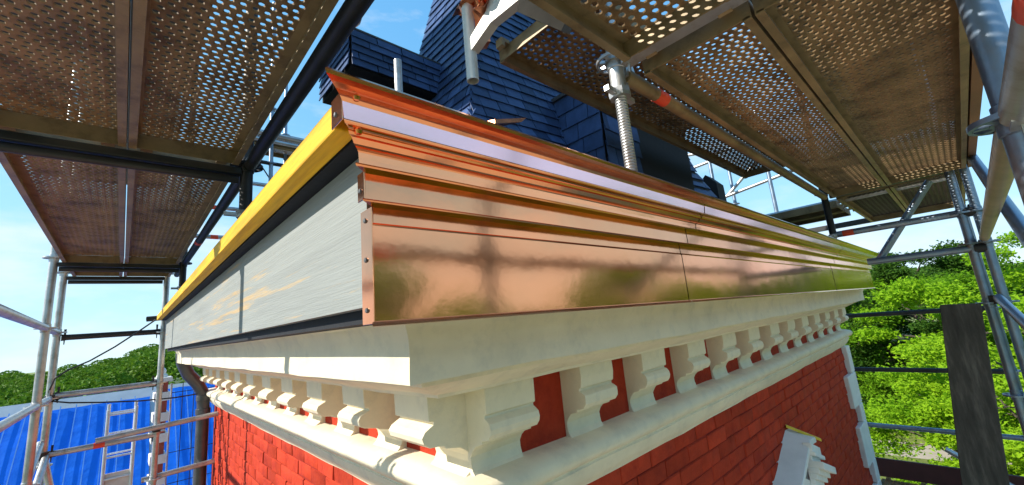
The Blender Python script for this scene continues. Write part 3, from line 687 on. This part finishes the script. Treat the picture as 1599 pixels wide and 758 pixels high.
lt = MB().prism(lq, lambda p: (3.315 + p[0], .995 + p[0] * .5, -.845 + p[1]), lambda p: (3.455 + p[0], .845 + p[0] * .5, -.946 + p[1])).build('yellow_lath', YLATH, label='short yellow lath lying on the white window hood', cat='lath'); recalc(lt)
MB().path([(.205, 4.93, .31), (.10, 5.0, .22), (-.05, 5.1, .10), (-.2, 5.2, .0), (-.33, 5.25, -.06), (-.40, 5.26, -.12), (-.425, 5.26, -.22), (-.40, 5.26, -.30), (-.3, 5.26, -.33), (-.1, 5.27, -.365), (.15, 5.28, -.40), (.4, 5.33, -.42), (.58, 5.38, -.42)], .0065, 8).build('cable', CABLE, smooth=True, label='black cable sagging from the yellow batten end to the left posts', cat='cable')

# ------------------------------------------------------------------ neighbouring wing with the blue tarpaulin
WG = empty('neighbouring_house', 'low house wing under a blue tarpaulin roof, at lower left', 'building', (-1, 10, G))
RX0, RX1, RY, RZ, EY, EZ = -9.0, 2.6, 10.5, -.58, 6.9, -3.6
part(MB().box(RX0 + .3, RX1 - .3, EY + .3, 14.0, G, EZ - .05), 'wall', BRICK2, WG)
rf = part(MB().prism([(EY, EZ), (RY, RZ), (14.4, EZ), (14.4, EZ - .12), (RY, RZ - .12), (EY, EZ - .12)], lambda p: (RX0, p[0], p[1]), lambda p: (RX1, p[0], p[1])), 'roof', SHEET, WG); recalc(rf)
sl = (RZ - EZ) / (RY - EY)
tp = MB(); nx, ny = 90, 14
def top_t(x): return .955 if x < .45 else .985
for x0, x1 in ((RX0 + .05, .42), (.52, RX1 - .05)):
    b0 = len(tp.v)
    for j in range(ny + 1):
        for i in range(nx + 1):
            x = x0 + (x1 - x0) * i / nx; t = top_t(x) * j / ny; y = EY - .05 + (RY - EY) * t
            tp.v.append((x, y, EZ + (y - EY) * sl + .03 + .004 * math.sin(x * 16.75) + .003 * math.sin(x * 4 + j) + U(-.002, .002)))
    for j in range(ny):
        for i in range(nx): a = b0 + j * (nx + 1) + i; tp.f.append((a, a + 1, a + nx + 2, a + nx + 1))
part(tp, 'tarpaulin', TARP, WG, True)
for i in range(62):
    x = -8.6 + i * .18
    if .3 < x < .6: continue
    q0, q1 = EY, RY - .2
    o = part(MB().prism([(x - .006, 0), (x + .006, 0), (x + .006, .012), (x - .006, .012)], lambda p: (p[0], q0, EZ + .05 + p[1]), lambda p: (p[0], q1, EZ + (q1 - EY) * sl + .05 + p[1])), 'tarp_batten', mat('pale_batten', (.10, .30, .72), .6), WG); recalc(o)
# brick pier with white quoins and cap
pr_ = empty('chimney', 'narrow red brick chimney with white quoin blocks and cap, before the blue tarpaulin', 'chimney', (.43, 7.55, G))
part(MB().box(.375, .485, 7.5, 7.75, G, -.36), 'shaft', BRICK2, pr_)
for k in range(9):
    z = -.50 - k * .26
    o = part(MB().box(.345, .510, 7.47, 7.78, z - .11, z), 'quoin', WHITEQ, pr_); bevel(o, .006)
cap = part(MB().box(.335, .525, 7.44, 7.80, -.36, -.31), 'cap', WHITEQ, pr_); part(MB().lathe((.42, 7.6, -.31), [(.06, 0), (.06, .03), (.04, .05), (.045, .09), (.03, .12), (0, .14)], 12), 'chimney_pot', WHITEQ, cap, True)
# aluminium ladder frames
ld = empty('access_ladder', 'aluminium access ladder frame standing before the blue tarpaulin', 'ladder', (.06, 7.2, G))
for dy in (0, .25):
    for x in (-.075, .175): part(MB().tube((x, 7.2 + dy, G + .02), (x, 7.2 + dy, -.60 + dy * .2), .017, 10), 'stile', ALU, ld, True)
    for k in range(9): part(MB().tube((-.075, 7.2 + dy, -.66 - k * .24), (.175, 7.2 + dy, -.66 - k * .24), .012, 8), 'rung', ALU, ld, True)
pn = part(MB().box(-.07, .17, 7.215, 7.225, -1.9, -1.32), 'panel', mat('cream_panel', (.68, .60, .52), .6), ld)
part(MB().box(-.06, .16, 7.205, 7.214, -.98, -.90), 'cross_plate', ALU, ld)
# wire fence panel in front of the right part of the tarpaulin
fe = empty('mesh_panel', 'thin wire mesh panel in front of the blue tarpaulin beside the downpipe', 'mesh panel', (.8, 7.9, G))
for i in range(6): part(MB().tube((.55 + i * .13, 7.9, -3.2), (.55 + i * .13, 7.9, -.42), .005, 6), 'wire', DARKST, fe)
for k in range(7): part(MB().tube((.55, 7.9, -.55 - k * .4), (1.2, 7.9, -.55 - k * .4), .005, 6), 'wire', DARKST, fe)
part(MB().tube((.55, 7.9, G), (.55, 7.9, -.42), .012, 8), 'stake', GALV, fe); part(MB().tube((1.2, 7.9, G), (1.2, 7.9, -.42), .012, 8), 'stake', GALV, fe)

# ------------------------------------------------------------------ trees
def leafquad(mb, p, s):
    d = Vector((U(-1, 1), U(-1, 1), U(-.55, .8)))
    if d.length < .1: return
    d.normalize(); n_ = d.orthogonal().normalized(); n_.rotate(Matrix.Rotation(U(0, 6.28), 3, d)); a = d * s; b = n_ * s * .55
    fold = d.cross(n_) * s * .18
    o = len(mb.v)
    mb.v += [tuple(p - a * .5), tuple(p + b * .5 + fold), tuple(p + a * .5), tuple(p - b * .5 + fold)]
    mb.f += [(o, o + 1, o + 2, o + 3)]
def crownmesh(seed, rx, rz, zc, clumps, per, ls, m):
    random.seed(seed); mb = MB(); cs = []
    for k in range(clumps):
        while True:
            v = Vector((U(-1, 1), U(-1, 1), U(-1, 1)))
            if .12 < v.length < 1: break
        v = v.normalized() * (v.length ** .45)
        lump = 1 + .18 * math.sin(v.x * 5 + seed) + .15 * math.cos(v.y * 6 + seed * 2) + .12 * math.sin(v.z * 7)
        cs.append((Vector((v.x * rx * lump, v.y * rx * lump, zc + v.z * rz * lump)), U(.6, 1.25)))
    for c, f_ in cs:
        rr = rx * .235 * f_
        for i in range(int(per * f_)):
            d = Vector((random.gauss(0, 1), random.gauss(0, 1), random.gauss(0, .62))); d = d.normalized() * rr * (rnd() ** .4) * (1 + .15 * random.gauss(0, 1)); d.z *= .7
            leafquad(mb, c + d, ls * U(.6, 1.3))
    return mb.mesh('crown', m), cs
def trunkmesh(seed, h, cs):
    random.seed(seed + 100); mb = MB()
    pts = [(U(-.1, .1) * i, U(-.1, .1) * i, h * .75 * i / 6) for i in range(7)]
    mb.path(pts, [.28 * (1 - i / 8) + .03 for i in range(7)], 9)
    for c, f_ in random.sample(cs, 14):
        a = Vector(pts[random.randint(2, 5)]); b = c; mid = a.lerp(b, .5) + Vector((U(-.2, .2), U(-.2, .2), .3))
        mb.path([a, mid, b], [.09, .05, .015], 6)
    return mb.mesh('trunk', BARK, True)
TV = []
for k, (rx, rz, zc, cl, per, ls, m, h) in enumerate(((3.4, 3.9, 5.4, 70, 520, .18, LEAF_A, 9), (3.8, 4.1, 5.3, 72, 500, .185, LEAF_B, 9), (3.2, 4.3, 5.8, 66, 500, .185, LEAF_C, 10), (3.6, 3.6, 4.6, 70, 520, .185, LEAF_A, 8))):
    cme, cs = crownmesh(k + 3, rx, rz, zc, cl, per, ls, m); TV.append((cme, trunkmesh(k, h, cs)))
def tree(x, y, s, v, label, group, rz=None, sz=1.):
    t = empty('broadleaf_tree', label, 'tree', (x, y, G), group); t.scale = (s, s, s * sz); t.rotation_euler = (0, 0, U(0, 6.28) if rz is None else rz)
    link('crown', TV[v][0], t); link('trunk', TV[v][1], t)
GR = 'trees below the right scaffold'
for x, y, s, v, lb_, sz in (
    (21.5, -1.6, .92, 0, 'bright lime green tree nearest the tall dark plank', .92), (25.5, .9, .84, 3, 'bright green tree left of the tall dark plank', .90),
    (25.5, -5.2, 1.0, 3, 'bright green tree at the right edge behind the scaffold posts', 1.0), (31.0, -1.2, 1.15, 0, 'tall light green tree rising behind the tall plank', .98),
    (38.0, 7.8, .95, 1, 'mid green tree close beside the far wall corner and quoins', 1.02), (37.5, 5.0, 1.05, 2, 'dark green tree behind the top right guard rail', .92), (38.5, 1.8, 1.12, 1, 'mid green tree in the middle of the right-hand trees', .95),
    (45, 8.5, 1.25, 1, 'large mid green tree just right of the copper cornice end', .92), (46, 2.6, 1.3, 2, 'dark tree crown on the skyline left of the right posts', .98), (47, -4.2, 1.3, 0, 'light green crown on the skyline at the right edge', 1.0), (52, -8.5, 1.3, 1, 'mid green crown beyond the right edge posts', 1.0)):
    tree(x, y, s, v, lb_, GR, None, sz)
# trees that stand behind the viewer, mirrored in the copper
GM = 'trees mirrored in the copper fascia'
for k, (x, y, s, v) in enumerate(((2.0, -20, .95, 0), (9.0, -17.5, 1.02, 1), (16, -21, .84, 0), (22.5, -20, .90, 3), (33, -19, 1.12, 1), (46, -24, .92, 0), (58, -24, 1.0, 1), (72, -27, 1.1, 0), (-6, -20, .95, 1), (-15, -18, .9, 0))):
    tree(x, y, s * 1.32, v, 'green tree behind the viewer, mirrored in the copper fascia', GM)

# distant woods: one mass each
def wood(name, label, spots, m, cnt_=170, ls=.3):
    mb = MB()
    for (x, y, zt, r) in spots:
        for i in range(cnt_):
            v = Vector((random.gauss(0, 1), random.gauss(0, 1), random.gauss(0, 1))).normalized()
            v.z = abs(v.z) * 1.0 - .25
            leafquad(mb, Vector((x + v.x * r * U(.75, 1.05), y + v.y * r * U(.75, 1.05), zt - r * 1.1 + v.z * r * 1.1)), r * ls * U(.7, 1.3))
    return mb.build(name, m, label=label, cat='wood', kind='stuff')
random.seed(31)
sp = []
for k in range(420):
    y = U(62, 135); x = y * U(-.30, .55)
    top = -1.4 + (y - 60) * .012 + (x / y + .13) * 10.5 * (y / 100) + .9 * math.sin(x * .2) + U(-.9, .9)
    sp.append((x, y, min(top, 7), U(2.2, 3.6)))
wood('distant_wood', 'dark green wooded hillside on the horizon at left', sp, leafmat('wood_left', (.06, .15, .012), (.15, .27, .018), .25), 380, .17)
sp = []
for k in range(330):
    x = U(62, 130); y = x * U(-.42, .32)
    sp.append((x, y, 1.5 + (x - 60) * .03 + 1.2 * math.sin(y * .15) + U(-1, 1), U(2.5, 4)))
wood('distant_wood', 'darker wooded skyline beyond the bright trees at right', sp, leafmat('wood_right', (.03, .085, .015), (.09, .18, .02), .25))
sp = []
for k in range(260):
    a = U(math.radians(190), math.radians(345)); r = U(45, 75)
    sp.append((r * math.cos(a), r * math.sin(a), U(-.5, 2.6), U(2.5, 4)))
wood('distant_wood', 'wood behind the viewer, mirrored low in the copper', sp, leafmat('wood_back', (.03, .085, .015), (.10, .19, .02), .25))
# hill under the left wood
mb = MB(); n = 24
for j in range(n + 1):
    for i in range(n + 1):
        y = 55 + 110 * j / n; x = y * (-.45 + 1.2 * i / n); mb.v.append((x, y, G - .4 + max(0, (x / y + .2)) * 7 * max(0, (y - 58)) / 60))
for j in range(n):
    for i in range(n): a = j * (n + 1) + i; mb.f.append((a, a + 1, a + n + 2, a + n + 1))
mb.build('hillside', mat('hill_floor', (.04, .075, .02), .95, 0, .3, .5, 0), smooth=True, kind='structure')

# lift everything from eye-centred to ground-centred heights
for o in sc.objects:
    if o.parent is None and o.type not in ('CAMERA', 'LIGHT'): o.location.z += H0
